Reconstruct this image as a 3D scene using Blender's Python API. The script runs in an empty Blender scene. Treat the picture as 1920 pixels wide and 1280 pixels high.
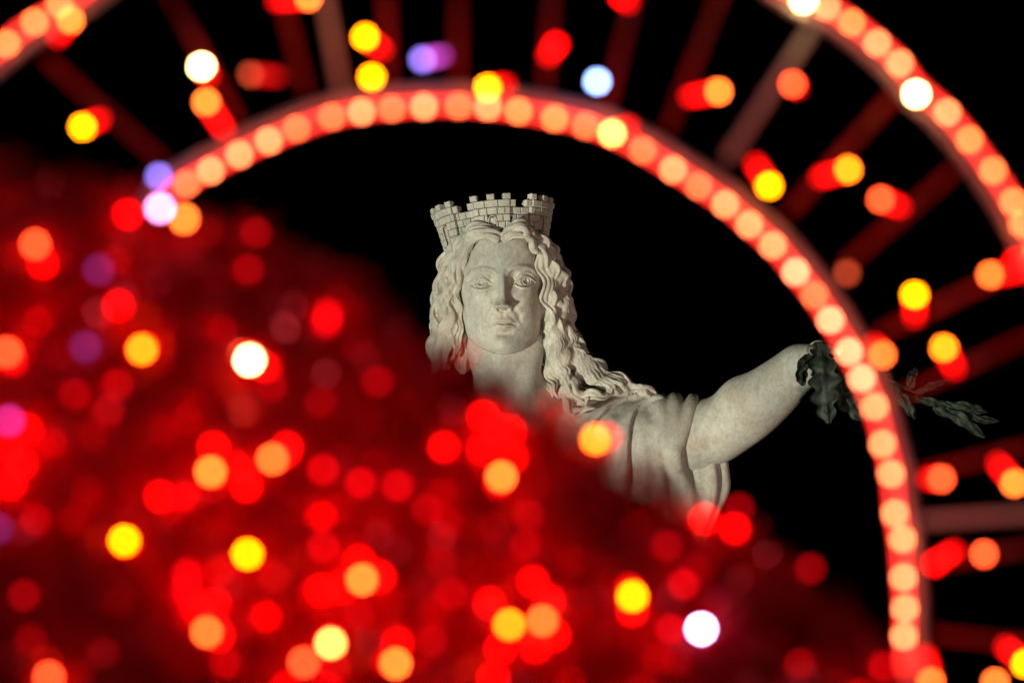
import bpy, math, random
import numpy as np

random.seed(7)
rng = np.random.default_rng(7)
SC = bpy.context.scene
COL = SC.collection
rad = math.radians

# ------------------------------------------------------------------ camera, sky, lamps, exposure
PITCH = rad(8.0)
CAM = np.array([0.0, 0.0, 1.7])
FWD = np.array([0.0, math.cos(PITCH), math.sin(PITCH)])
UPV = np.array([0.0, -math.sin(PITCH), math.cos(PITCH)])
RGT = np.array([1.0, 0.0, 0.0])
K = 36.0 / 1920.0 / 400.0            # metres per photo pixel at one metre
D_STATUE, D_TREE, D_ARCH = 40.0, 14.2, 15.2

cd = bpy.data.cameras.new('camera')
cam = bpy.data.objects.new('camera', cd)
COL.objects.link(cam)
cam.location = CAM
cam.rotation_euler = (rad(90) + PITCH, 0, 0)
cd.lens = 400
cd.sensor_width = 36
cd.clip_end = 600
cd.dof.use_dof = True
cd.dof.focus_distance = D_STATUE
cd.dof.aperture_fstop = 6.7
SC.camera = cam

world = bpy.data.worlds.new('World')
SC.world = world
world.use_nodes = True
wn = world.node_tree
bg = wn.nodes['Background']
sky = wn.nodes.new('ShaderNodeTexSky')
sky.sky_type = 'NISHITA'
sky.sun_disc = False
sky.sun_elevation = rad(-9)
sky.sun_rotation = rad(200)
wn.links.new(sky.outputs[0], bg.inputs[0])
bg.inputs[1].default_value = 0.002

SC.view_settings.view_transform = 'Standard'
SC.view_settings.look = 'None'
SC.view_settings.exposure = 0
SC.view_settings.gamma = 1
SC.cycles.use_denoising = True
SC.cycles.max_bounces = 4
SC.cycles.diffuse_bounces = 2
SC.cycles.glossy_bounces = 2
SC.cycles.sample_clamp_indirect = 3
SC.cycles.use_light_tree = True


# ------------------------------------------------------------------ helpers
def P(px, py, d, out=0.0):
    """point seen at photo pixel (px, py) at distance d; out moves it towards the camera in metres"""
    d = d - out
    return CAM + FWD * d + RGT * ((px - 960) * K * d) + UPV * ((640 - py) * K * d)


def S(a):
    """statue space (px, depth px, py) -> world"""
    a = np.asarray(a, float)
    k = K * D_STATUE
    return (CAM + FWD * D_STATUE + a[:, 1:2] * k * FWD + (a[:, 0:1] - 960) * k * RGT + (640 - a[:, 2:3]) * k * UPV)


def tag(o, label=None, cat=None, group=None, kind=None):
    if label: o['label'] = label
    if cat: o['category'] = cat
    if group: o['group'] = group
    if kind: o['kind'] = kind
    return o


def empty(name, loc):
    o = bpy.data.objects.new(name, None)
    o.empty_display_size = 0.05
    COL.objects.link(o)
    o.location = loc
    o['_base'] = [float(v) for v in loc]
    return o


def base(o):
    return np.array(o['_base']) if o is not None and '_base' in o else np.zeros(3)


def obj(name, v, f, mat, parent=None, smooth=True, root=None):
    """a mesh object from world-space vertices, parented to an empty (or to a part of root)"""
    v = np.asarray(v, float)
    r = root if root is not None else parent
    b = base(r)
    me = bpy.data.meshes.new(name)
    me.from_pydata((v - b).tolist(), [], [tuple(int(i) for i in q) for q in f] if not isinstance(f, np.ndarray) else f.tolist())
    if smooth:
        me.polygons.foreach_set('use_smooth', [True] * len(me.polygons))
    me.materials.append(mat)
    me.update()
    o = bpy.data.objects.new(name, me)
    COL.objects.link(o)
    o.parent = parent
    return o


def fix(v, f):
    """turn the faces so that the closed surface faces outwards"""
    v = np.asarray(v); f = np.asarray(f)
    a, b, c = v[f[:, 0]], v[f[:, 1]], v[f[:, 2]]
    vol = np.einsum('ij,ij->i', a, np.cross(b, c)).sum()
    if f.shape[1] == 4:
        d = v[f[:, 3]]
        vol += np.einsum('ij,ij->i', a, np.cross(c, d)).sum()
    return f[:, ::-1] if vol < 0 else f


def spline(pts, n):
    """Catmull-Rom through pts, n samples, even arc length"""
    p = np.asarray(pts, float)
    q = np.vstack([2 * p[0] - p[1], p, 2 * p[-1] - p[-2]])
    out = []
    for i in range(1, len(q) - 2):
        t = np.linspace(0, 1, 24, endpoint=False)[:, None]
        a, b, c, d = q[i - 1], q[i], q[i + 1], q[i + 2]
        out.append(0.5 * (2 * b + (c - a) * t + (2 * a - 5 * b + 4 * c - d) * t * t + (3 * b - a - 3 * c + d) * t ** 3))
    out = np.vstack(out + [p[-1:]])
    L = np.concatenate([[0], np.cumsum(np.linalg.norm(np.diff(out, axis=0), axis=1))])
    s = np.linspace(0, L[-1], n)
    return np.stack([np.interp(s, L, out[:, k]) for k in range(out.shape[1])], 1)


def tube(path, r, n=10, cap=True):
    path = np.asarray(path, float)
    m = len(path)
    r = np.broadcast_to(np.asarray(r, float), (m,))
    T = np.gradient(path, axis=0)
    T /= np.linalg.norm(T, axis=1)[:, None] + 1e-12
    ref = np.array([0.13, 0.9, 0.21]) if abs(T[0][1]) < 0.8 else np.array([1.0, 0.1, 0.2])
    N = np.cross(T, ref); N /= np.linalg.norm(N, axis=1)[:, None] + 1e-12
    B = np.cross(T, N)
    a = np.linspace(0, 2 * math.pi, n, endpoint=False)
    v = (path[:, None] + r[:, None, None] * (np.cos(a)[None, :, None] * N[:, None] + np.sin(a)[None, :, None] * B[:, None])).reshape(-1, 3)
    f = []
    for i in range(m - 1):
        for j in range(n):
            k = (j + 1) % n
            f.append((i * n + j, i * n + k, (i + 1) * n + k, (i + 1) * n + j))
    if cap:
        f.append(tuple(range(n - 1, -1, -1)))
        f.append(tuple((m - 1) * n + j for j in range(n)))
    return v, f


def ball(c, r, nu=12, nv=7, axis=None, squash=1.0):
    v, f = [], []
    for i in range(nv + 1):
        t = math.pi * i / nv
        for j in range(nu):
            p = 2 * math.pi * j / nu
            v.append((r * math.sin(t) * math.cos(p), r * math.sin(t) * math.sin(p), r * math.cos(t) * squash))
    for i in range(nv):
        for j in range(nu):
            k = (j + 1) % nu
            f.append((i * nu + j, (i + 1) * nu + j, (i + 1) * nu + k, i * nu + k))
    return np.array(v) + np.asarray(c), f


def box(x0, x1, y0, y1, z0, z1):
    v = [(x, y, z) for x in (x0, x1) for y in (y0, y1) for z in (z0, z1)]
    f = [(0, 1, 3, 2), (4, 6, 7, 5), (0, 4, 5, 1), (2, 3, 7, 6), (0, 2, 6, 4), (1, 5, 7, 3)]
    return v, f


def join(lst):
    vs, fs, n = [], [], 0
    for v, f in lst:
        vs.append(np.asarray(v, float))
        fs += [tuple(int(i) + n for i in q) for q in f]
        n += len(v)
    return np.vstack(vs), fs


class Field:
    """a grid of signed distances that is filled with blended spheres and turned into a surface"""
    def __init__(s, lo, hi, h, k):
        s.lo = np.array(lo, float); s.h = h; s.k = k
        s.n = np.ceil((np.array(hi) - s.lo) / h).astype(int) + 1
        s.A = np.zeros(s.n, np.float32)
        s.ax = [s.lo[i] + h * np.arange(s.n[i]) for i in range(3)]
        s.m = 6.0 / k

    def add(s, c, r, k=None):
        c = np.asarray(c, float); r = np.broadcast_to(np.asarray(r, float), (3,))
        a = np.maximum(((c - r - s.m - s.lo) / s.h).astype(int), 0)
        b = np.minimum(((c + r + s.m - s.lo) / s.h).astype(int) + 2, s.n)
        if (a >= b).any(): return
        X = (s.ax[0][a[0]:b[0]] - c[0])[:, None, None]; Y = (s.ax[1][a[1]:b[1]] - c[1])[None, :, None]; Z = (s.ax[2][a[2]:b[2]] - c[2])[None, None, :]
        if r[0] == r[1] == r[2]:
            d = np.sqrt(X * X + Y * Y + Z * Z) - r[0]
        else:
            q = np.sqrt((X / r[0]) ** 2 + (Y / r[1]) ** 2 + (Z / r[2]) ** 2)
            g = np.sqrt((X / r[0] ** 2) ** 2 + (Y / r[1] ** 2) ** 2 + (Z / r[2] ** 2) ** 2) + 1e-6
            d = q * (q - 1) / g
        s.A[a[0]:b[0], a[1]:b[1], a[2]:b[2]] += np.exp(np.clip(-s.k * d, -30, 60))

    def chain(s, pts, r, step=0.35):
        pts = np.asarray(pts, float)
        L = np.linalg.norm(np.diff(pts, axis=0), axis=1).sum()
        r = np.atleast_1d(np.asarray(r, float))
        n = max(4, int(L / (max(r.mean() * step, s.h * 0.8))))
        q = spline(pts, n)
        rr = np.interp(np.linspace(0, 1, n), np.linspace(0, 1, len(r)), r)
        for c, x in zip(q, rr): s.add(c, x)

    def cut(s, pts, r, depth=1.0):
        """carve a groove along pts"""
        pts = np.asarray(pts, float)
        L = np.linalg.norm(np.diff(pts, axis=0), axis=1).sum()
        for c in spline(pts, max(4, int(L / (r * 0.4)))):
            a = np.maximum(((c - 3 * r - s.lo) / s.h).astype(int), 0)
            b = np.minimum(((c + 3 * r - s.lo) / s.h).astype(int) + 2, s.n)
            if (a >= b).any(): continue
            X = (s.ax[0][a[0]:b[0]] - c[0])[:, None, None]; Y = (s.ax[1][a[1]:b[1]] - c[1])[None, :, None]; Z = (s.ax[2][a[2]:b[2]] - c[2])[None, None, :]
            d = np.sqrt(X * X + Y * Y + Z * Z) - r
            s.A[a[0]:b[0], a[1]:b[1], a[2]:b[2]] *= 1 - np.exp(np.clip(-0.9 * np.maximum(d, 0), -30, 0)) * 0.98 * depth

    def mesh(s):
        F = -np.log(np.maximum(s.A, 1e-4)) / s.k
        F[0] = F[-1] = 5; F[:, 0] = F[:, -1] = 5; F[:, :, 0] = F[:, :, -1] = 5
        G = F < 0
        nx, ny, nz = np.array(F.shape) - 1
        acc = np.zeros((nx, ny, nz, 3), np.float32); cnt = np.zeros((nx, ny, nz), np.float32)
        for ax in range(3):
            o = [a for a in range(3) if a != ax]
            for i in (0, 1):
                for j in (0, 1):
                    sl0 = [None] * 3; sl1 = [None] * 3
                    N = (nx, ny, nz)
                    sl0[ax] = slice(0, N[ax]); sl1[ax] = slice(1, N[ax] + 1)
                    sl0[o[0]] = sl1[o[0]] = slice(i, N[o[0]] + i)
                    sl0[o[1]] = sl1[o[1]] = slice(j, N[o[1]] + j)
                    a, b = F[tuple(sl0)], F[tuple(sl1)]
                    m = (a < 0) != (b < 0)
                    I = np.nonzero(m)
                    t = a[I] / (a[I] - b[I])
                    acc[I[0], I[1], I[2], ax] += t
                    if i: acc[I[0], I[1], I[2], o[0]] += 1
                    if j: acc[I[0], I[1], I[2], o[1]] += 1
                    cnt[I] += 1
        I = np.nonzero(cnt)
        V = acc[I] / cnt[I][:, None] + np.stack(I, 1)
        idx = -np.ones((nx, ny, nz), np.int64); idx[I] = np.arange(len(V))
        Q = []
        for ax in range(3):
            o = [a for a in range(3) if a != ax]
            sl0 = [slice(1, -1)] * 3; sl1 = [slice(1, -1)] * 3
            sl0[ax] = slice(0, -1); sl1[ax] = slice(1, None)
            a, b = G[tuple(sl0)], G[tuple(sl1)]
            J = np.nonzero(a != b)
            sgn = a[J]
            c = np.stack(J, 1)
            c[:, o[0]] += 1; c[:, o[1]] += 1
            def at(di, dj):
                e = c.copy(); e[:, o[0]] += di; e[:, o[1]] += dj
                return idx[e[:, 0], e[:, 1], e[:, 2]]
            q = np.stack([at(-1, -1), at(0, -1), at(0, 0), at(-1, 0)], 1)
            if ax == 1: sgn = ~sgn
            q[~sgn] = q[~sgn][:, ::-1]
            Q.append(q)
        Q = np.vstack(Q)
        Q = Q[(Q >= 0).all(1)]
        return V * s.h + s.lo, Q


def relax(v, f, n, w=0.5):
    v = np.array(v, float)
    e = np.vstack([f[:, [0, 1]], f[:, [1, 2]], f[:, [2, 3]], f[:, [3, 0]]])
    deg = np.bincount(e[:, 0], minlength=len(v)) + np.bincount(e[:, 1], minlength=len(v)) + 1e-9
    for _ in range(n):
        a = np.stack([np.bincount(e[:, 0], v[e[:, 1], k], len(v)) + np.bincount(e[:, 1], v[e[:, 0], k], len(v)) for k in range(3)], 1)
        v += w * (a / deg[:, None] - v)
    return v


# ------------------------------------------------------------------ materials
def nodes(name):
    m = bpy.data.materials.new(name); m.use_nodes = True
    return m, m.node_tree, m.node_tree.nodes['Principled BSDF']


def simple(name, col, rough=0.5, metal=0.0, noise=0.0, scale=30):
    m, t, b = nodes(name)
    b.inputs['Base Color'].default_value = (*col, 1)
    b.inputs['Roughness'].default_value = rough
    b.inputs['Metallic'].default_value = metal
    if noise:
        n = t.nodes.new('ShaderNodeTexNoise'); n.inputs['Scale'].default_value = scale; n.inputs['Detail'].default_value = 5
        r = t.nodes.new('ShaderNodeValToRGB')
        r.color_ramp.elements[0].position = 0.3; r.color_ramp.elements[1].position = 0.7
        r.color_ramp.elements[0].color = (*[c * (1 - noise) for c in col], 1)
        r.color_ramp.elements[1].color = (*[min(1, c * (1 + noise)) for c in col], 1)
        c = t.nodes.new('ShaderNodeTexCoord')
        t.links.new(c.outputs['Object'], n.inputs[0]); t.links.new(n.outputs[0], r.inputs[0]); t.links.new(r.outputs[0], b.inputs['Base Color'])
    return m


_glow = {}
def glow(rgb):
    rgb = tuple(round(c, 3) for c in rgb)
    if rgb not in _glow:
        m, t, b = nodes('glowing_lamp_glass')
        mx = max(rgb)
        b.inputs['Base Color'].default_value = (0.25, 0.02, 0.02, 1)
        b.inputs['Roughness'].default_value = 0.3
        b.inputs['Emission Color'].default_value = (*[c / mx for c in rgb], 1)
        b.inputs['Emission Strength'].default_value = mx
        _glow[rgb] = m
    return _glow[rgb]


def marble(name, base_c=(0.60, 0.585, 0.51), stain=0.5, bump=0.35):
    m, t, b = nodes(name)
    L = t.links
    tc = t.nodes.new('ShaderNodeTexCoord')
    def noise(scale, detail, rough=0.6, stretch=None):
        n = t.nodes.new('ShaderNodeTexNoise'); n.inputs['Scale'].default_value = scale
        n.inputs['Detail'].default_value = detail; n.inputs['Roughness'].default_value = rough
        if stretch:
            mp = t.nodes.new('ShaderNodeMapping'); mp.inputs['Scale'].default_value = stretch
            L.new(tc.outputs['Object'], mp.inputs[0]); L.new(mp.outputs[0], n.inputs[0])
        else: L.new(tc.outputs['Object'], n.inputs[0])
        return n
    def ramp(src, p0, p1, c0, c1):
        r = t.nodes.new('ShaderNodeValToRGB')
        r.color_ramp.elements[0].position = p0; r.color_ramp.elements[1].position = p1
        r.color_ramp.elements[0].color = (*c0, 1); r.color_ramp.elements[1].color = (*c1, 1)
        L.new(src, r.inputs[0]); return r
    def mix(fac, a, bcol, mode='MIX'):
        x = t.nodes.new('ShaderNodeMix'); x.data_type = 'RGBA'; x.blend_type = mode
        if hasattr(fac, 'is_linked'): L.new(fac, x.inputs[0])
        else: x.inputs[0].default_value = fac
        L.new(a, x.inputs[6]); L.new(bcol, x.inputs[7]); return x.outputs[2]
    big = ramp(noise(5, 4).outputs[0], 0.35, 0.68, tuple(c * 0.70 for c in base_c), tuple(c * 1.06 for c in base_c))
    warm = t.nodes.new('ShaderNodeRGB'); warm.outputs[0].default_value = (0.44, 0.34, 0.25, 1)
    grn = t.nodes.new('ShaderNodeRGB'); grn.outputs[0].default_value = (0.30, 0.34, 0.30, 1)
    w = ramp(noise(9, 6, 0.65).outputs[0], 0.5, 0.72, (0, 0, 0), (stain, stain, stain))
    g = ramp(noise(6.5, 6, 0.6, (1, 1, 0.5)).outputs[0], 0.5, 0.74, (0, 0, 0), (stain, stain, stain))
    c = mix(w.outputs[0], big.outputs[0], warm.outputs[0])
    c = mix(g.outputs[0], c, grn.outputs[0])
    fine = ramp(noise(60, 6, 0.7, (1, 1, 0.35)).outputs[0], 0.28, 0.6, (0.72, 0.70, 0.66), (1, 1, 1))
    c = mix(0.75, c, fine.outputs[0], 'MULTIPLY')
    # thin dark weathering cracks
    cr = ramp(noise(22, 8, 0.75).outputs[0], 0.485, 0.5, (1, 1, 1), (1, 1, 1))
    cr.color_ramp.elements[0].position = 0.47
    e = cr.color_ramp.elements.new(0.492); e.color = (0.62, 0.56, 0.48, 1)
    cr.color_ramp.elements[-1].position = 0.515
    c = mix(0.75, c, cr.outputs[0], 'MULTIPLY')
    L.new(c, b.inputs['Base Color'])
    b.inputs['Roughness'].default_value = 0.62
    b.inputs['Specular IOR Level'].default_value = 0.3
    bp = t.nodes.new('ShaderNodeBump'); bp.inputs['Strength'].default_value = bump; bp.inputs['Distance'].default_value = 0.004
    L.new(noise(70, 6, 0.65).outputs[0], bp.inputs['Height']); L.new(bp.outputs[0], b.inputs['Normal'])
    return m


M_STONE = marble('weathered_white_marble', stain=0.6, bump=0.4)
M_HAIR = marble('weathered_carved_marble', (0.61, 0.585, 0.50), 0.45, 0.2)
M_BLOCK = marble('crown_marble', (0.55, 0.54, 0.47), 0.4, 0.3)
M_JOINT = simple('crown_joint_grime', (0.16, 0.14, 0.11), 0.9)
M_LEAF = simple('dark_bronze_leaf', (0.018, 0.026, 0.018), 0.55, 0.1, 0.8, 26)
M_LEAF.node_tree.nodes['Principled BSDF'].inputs['Specular IOR Level'].default_value = 0.25
M_TUBE = simple('white_painted_tube', (0.45, 0.44, 0.46), 0.4)
M_REDTUBE = simple('red_painted_tube', (0.30, 0.003, 0.006), 0.35)
M_TINSEL = simple('red_tinsel', (0.85, 0.012, 0.02), 0.22, 0.5, 0.2, 60)
M_CORE = simple('tree_inner_branches', (0.16, 0.006, 0.008), 0.9)
M_SOCKET = simple('dark_lamp_socket', (0.03, 0.02, 0.02), 0.5)
M_CABLE = simple('dark_cable', (0.02, 0.02, 0.02), 0.6)
M_GROUND = simple('dark_paving', (0.12, 0.115, 0.11), 0.85, 0, 0.3, 3)
M_PLINTH = marble('plinth_stone', (0.45, 0.42, 0.36), 0.5, 0.3)
M_METAL = simple('grey_lamp_housing', (0.12, 0.12, 0.13), 0.5, 0.5)

# ------------------------------------------------------------------ ground and plinth
gv = [(-300, -60, 0), (300, -60, 0), (300, 500, 0), (-300, 500, 0)]
tag(obj('ground', gv, [(0, 1, 2, 3)], M_GROUND, smooth=False), kind='structure')

SB = S([[1100, 20, 1250]])[0]
pl = empty('plinth', (SB[0], SB[1] + 0.15, 0))
tag(pl, 'pale stone plinth that carries the marble woman', 'plinth')
px_, py_ = SB[0], SB[1] + 0.15
top_z = 4.2
for nm, hw, z0, z1 in (('step', 1.6, 0, .35), ('step', 1.3, .35, .7), ('shaft', 0.95, .7, top_z - .25), ('cornice', 1.1, top_z - .25, top_z)):
    obj(nm, *box(px_ - hw, px_ + hw, py_ - hw, py_ + hw, z0, z1), M_PLINTH, pl, False)


# ------------------------------------------------------------------ the statue
statue = empty('marble_statue', (px_, py_, top_z))
tag(statue, 'pale marble statue of a woman with long curls, towered crown and outstretched arm', 'statue')

# --- head: a lofted skull with the face modelled in it
rows = np.array([
    # py   cx   a   b   yc
    [418, 938, 55, 66, 8], [432, 938, 70, 80, 4], [450, 938, 77, 89, 1], [480, 938, 81, 95, 0], [510, 938, 82, 97, 0],
    [540, 938, 81, 96, 0], [570, 939.5, 79, 94, 0], [590, 940.5, 78, 92, 0], [608, 941, 74.5, 89, -1], [624, 941.5, 69, 84, -4],
    [638, 942, 61, 76, -10], [648, 943, 51, 65, -20], [655, 944, 40, 52, -31], [660.5, 945, 25, 36, -44], [663.5, 945, 12, 17, -58], [664.3, 945, 2, 3, -66]])
NV, NU = 420, 460
pyv = np.concatenate([np.linspace(418, 640, NV - 90, endpoint=False), 640 + 24.3 * np.sin(np.linspace(0, math.pi / 2, 90))])


def crom(x, xs, ys):
    t = np.gradient(ys, xs)
    i = np.clip(np.searchsorted(xs, x) - 1, 0, len(xs) - 2)
    h = xs[i + 1] - xs[i]; u = (x - xs[i]) / h
    return ((2 * u ** 3 - 3 * u ** 2 + 1) * ys[i] + (u ** 3 - 2 * u ** 2 + u) * h * t[i] + (-2 * u ** 3 + 3 * u ** 2) * ys[i + 1] + (u ** 3 - u ** 2) * h * t[i + 1])


cxv, av, bv, ycv = [crom(pyv, rows[:, 0], rows[:, k]) for k in (1, 2, 3, 4)]
av = np.maximum(av, 1); bv = np.maximum(bv, 1)
# more samples on the front half
ph = np.concatenate([np.linspace(-math.pi / 2, math.pi / 2, NU * 4 // 5, endpoint=False), np.linspace(math.pi / 2, 3 * math.pi / 2, NU // 5, endpoint=False)])
sx = np.sign(np.sin(ph)) * np.abs(np.sin(ph)) ** 0.94
cy = np.sign(np.cos(ph)) * np.abs(np.cos(ph)) ** 0.86
X = cxv[:, None] + av[:, None] * sx[None]
Y = ycv[:, None] - bv[:, None] * cy[None]
Z = np.repeat(pyv[:, None], len(ph), 1)


def G(x, y, cx, cy_, sx_, sy_, rot=0.0):
    dx, dy = x - cx, y - cy_
    if rot:
        c, s_ = math.cos(rot), math.sin(rot)
        dx, dy = c * dx + s_ * dy, -s_ * dx + c * dy
    return np.exp(-0.5 * ((dx / sx_) ** 2 + (dy / sy_) ** 2))


def sst(a, b, x):
    t = np.clip((x - a) / (b - a), 0, 1)
    return t * t * (3 - 2 * t)


def line(x, y, pts, sig):
    """a soft ridge along a polyline"""
    q = spline(pts, 26)
    d = np.full(x.shape, 1e9)
    for a, b in zip(q[:-1], q[1:]):
        ab = b - a; L2 = (ab ** 2).sum()
        t = np.clip(((x - a[0]) * ab[0] + (y - a[1]) * ab[1]) / L2, 0, 1)
        d = np.minimum(d, (x - a[0] - t * ab[0]) ** 2 + (y - a[1] - t * ab[1]) ** 2)
    return np.exp(-0.5 * d / sig ** 2)


def face(x, y):
    D = np.zeros_like(x)
    # forehead and temples
    D += 3.0 * G(x, y, 938, 485, 34, 20)
    # orbits
    D -= 12.0 * G(x, y, 903, 529, 19, 12) + 12.0 * G(x, y, 983, 526, 19, 12)
    D -= 8.0 * G(x, y, 922, 529, 7, 11) + 8.0 * G(x, y, 962, 527, 7, 11)
    # brow: crisp shelf
    for b in ([(876, 519), (886, 510), (902, 505), (920, 507), (931, 515)], [(953, 513), (962, 504), (980, 500), (997, 504), (1008, 514)]):
        D += 4.8 * line(x, y, b, 3.2)
    # nose
    ty = np.clip((y - 512) / 61.0, 0, 1)
    cxn = 941.5 + 2.0 * ty
    wn_ = 6.2 + 1.2 * ty + 4.2 * sst(0.68, 1.0, ty)
    hn = 6 + 14.5 * ty ** 1.2
    end = 1 - sst(573, 585, y)
    D += hn * np.exp(-0.5 * np.abs((x - cxn) / wn_) ** 2.6) * end * sst(498, 522, y)
    D += 7 * G(x, y, 943.5, 573, 6.5, 6.0)
    D += 11 * G(x, y, 930.5, 575.0, 4.4, 4.6) + 11 * G(x, y, 956.5, 574.5, 4.4, 4.6)
    D -= 4.2 * G(x, y, 925.0, 572, 1.8, 6) + 4.2 * G(x, y, 962.0, 571.5, 1.8, 6)
    D -= 13 * G(x, y, 935.0, 580.2, 3.2, 1.7, 0.25) + 13 * G(x, y, 952.0, 579.8, 3.2, 1.7, -0.25)
    D -= 4 * G(x, y, 943.5, 583, 3.5, 2.5)
    # cheeks
    D += 6.0 * G(x, y, 893, 576, 20, 22) + 6.0 * G(x, y, 993, 574, 18, 22)
    # nasolabial folds
    D -= 2.6 * line(x, y, [(924, 578), (917, 590), (914, 602)], 3.4) + 3.0 * line(x, y, [(962, 576), (971, 590), (975, 602)], 3.4)
    # muzzle, philtrum, lips
    D += 7.0 * G(x, y, 944, 602, 23, 17)
    D -= 1.8 * G(x, y, 943.5, 590, 2.6, 5)
    D += 0.4 * G(x, y, 938.0, 592, 2.2, 5) + 0.7 * G(x, y, 949.0, 592, 2.2, 5)
    w = sst(1.0, 0.45, np.abs((x - 944) / 25))
    mouth = 605.5 + 1.3 * np.cos((x - 944) / 4.6) * np.exp(-((x - 944) / 9) ** 2) + 0.0052 * (x - 944) ** 2
    up = mouth - 5.0 * w; lo = mouth + 6.6 * w
    D += 3.0 * np.exp(-0.5 * ((y - up) / 3.6) ** 2) * w
    D += 5.0 * np.exp(-0.5 * ((y - lo) / 4.6) ** 2) * sst(1.0, 0.2, np.abs((x - 944) / 20))
    D -= 6.5 * np.exp(-0.5 * ((y - mouth) / 1.25) ** 2) * sst(1.02, 0.7, np.abs((x - 944) / 23))
    D -= 2.6 * G(x, y, 920.5, 609, 3.0, 3.2) + 3.0 * G(x, y, 968, 609, 3.0, 3.6)
    D -= 5.5 * G(x, y, 944.5, 625, 15, 4.6)
    D += 8.5 * G(x, y, 945, 643, 17, 11)
    # eyes
    for (ex, ey, hw, hu, hl, ix, iy, tilt) in ((900.5, 534.5, 20.0, 10.8, 6.6, 901, 531.5, 0.02), (984.5, 531.0, 18.5, 10.2, 6.4, 986, 527.5, -0.03)):
        dx = (x - ex) / hw
        yy = y - ey - tilt * (x - ex)
        prof = np.clip(1 - np.abs(dx) ** 2.1, 0, 1)
        D += 9.5 * np.exp(-0.5 * (((x - ex) / (hw * 0.72)) ** 2 + (yy / 9.5) ** 2))
        top = -hu * prof; bot = hl * prof
        ins = sst(-0.9, 0.9, yy - top) * sst(-0.9, 0.9, bot - yy) * sst(1.03, 0.93, np.abs(dx))
        D -= 2.6 * ins
        near = sst(1.25, 0.9, np.abs(dx))
        D += 2.1 * np.exp(-0.5 * ((yy - top + 2.4) / 1.7) ** 2) * near
        D += 1.3 * np.exp(-0.5 * ((yy - bot - 2.0) / 1.6) ** 2) * near
        D -= 1.9 * np.exp(-0.5 * ((yy - top + 6.6) / 1.3) ** 2) * near
        D += 1.8 * np.exp(-0.5 * ((yy - top + 10.0) / 2.6) ** 2) * near
        D -= 0.8 * np.exp(-0.5 * ((yy - bot - 6.4) / 1.8) ** 2) * near
        r = np.sqrt((x - ix) ** 2 + (y - iy) ** 2)
        D -= 2.0 * np.exp(-0.5 * ((r - 7.8) / 0.9) ** 2) * ins
        D -= 1.2 * np.exp(-0.5 * ((yy - top - 0.6) / 1.0) ** 2) * near * (np.abs(dx) < 1.05) + 1.0 * np.exp(-0.5 * ((yy - bot + 0.4) / 0.9) ** 2) * near * (np.abs(dx) < 1.05)
        D -= 8.0 * np.exp(-0.5 * (r / 3.0) ** 2) * ins
        D += 3.5 * G(x, y, ix - 1.8, iy - 2.6, 1.3, 1.3) * ins
    D -= 3.5 * G(x, y, 924, 522, 6, 10) + 4.5 * G(x, y, 960, 520, 6, 11)
    D += 2.2 * G(x, y, 900, 517, 17, 4.5) + 2.2 * G(x, y, 985, 513, 16, 4.5)
    # uneven carving
    D += 0.5 * np.sin(x * 0.13 + 1) * np.cos(y * 0.11) + 0.3 * np.sin(x * 0.31 + y * 0.23)
    return D


front = np.clip(cy[None] + 0.05, 0, 1) ** 0.5
front = np.repeat(front, len(pyv), 0) * sst(664.5, 652, Z)
Y = Y - face(X, Z) * front
hv = np.stack([X, Y, Z], -1).reshape(-1, 3)
nph = len(ph)
ii, jj = np.meshgrid(np.arange(len(pyv) - 1), np.arange(nph), indexing='ij')
hf = np.stack([ii * nph + jj, ii * nph + (jj + 1) % nph, (ii + 1) * nph + (jj + 1) % nph, (ii + 1) * nph + jj], -1).reshape(-1, 4)
head_v = S(hv); head_f = fix(head_v - head_v.mean(0), hf)

# --- neck, chest, arm and hand: one blended body
B = Field((800, -170, 600), (1680, 170, 1000), 3.0, 0.22)
B.chain([(946, 10, 610), (949, 8, 680), (958, 12, 740), (975, 20, 800)], [61, 60, 66, 88])
B.chain([(1000, -6, 640), (985, -34, 710), (968, -52, 775)], [17, 15, 14]); B.chain([(892, -6, 640), (912, -34, 710), (935, -52, 775)], [15, 14, 13])
B.chain([(1000, 20, 720), (1030, 20, 775), (1080, 24, 810)], [40, 48, 52])
B.add((1010, 40, 900), (150, 95, 110)); B.add((900, 40, 900), (140, 95, 110))
B.add((1120, 35, 850), (80, 75, 85))
B.chain([(1130, 30, 850), (1210, 22, 832), (1290, 8, 818)], [76, 70, 64])
B.chain([(1290, 8, 818), (1345, -12, 806)], [63, 57])
B.add((1398, -40, 760), 57); B.add((1300, 6, 826), 62)
B.chain([(1345, -12, 808), (1385, -38, 780), (1430, -62, 746), (1470, -82, 712), (1497, -96, 686)], [54, 57, 54, 47, 39])
B.chain([(1497, -96, 686), (1530, -100, 680)], [36, 33])
B.cut([(1338, -40, 752), (1346, -66, 772), (1350, -74, 800)], 2.5, 0.5)
bv_, bf_ = B.mesh()
bv_ = relax(bv_, bf_, 4)
body_v = S(bv_); body_f = fix(body_v - body_v.mean(0), bf_)
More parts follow.
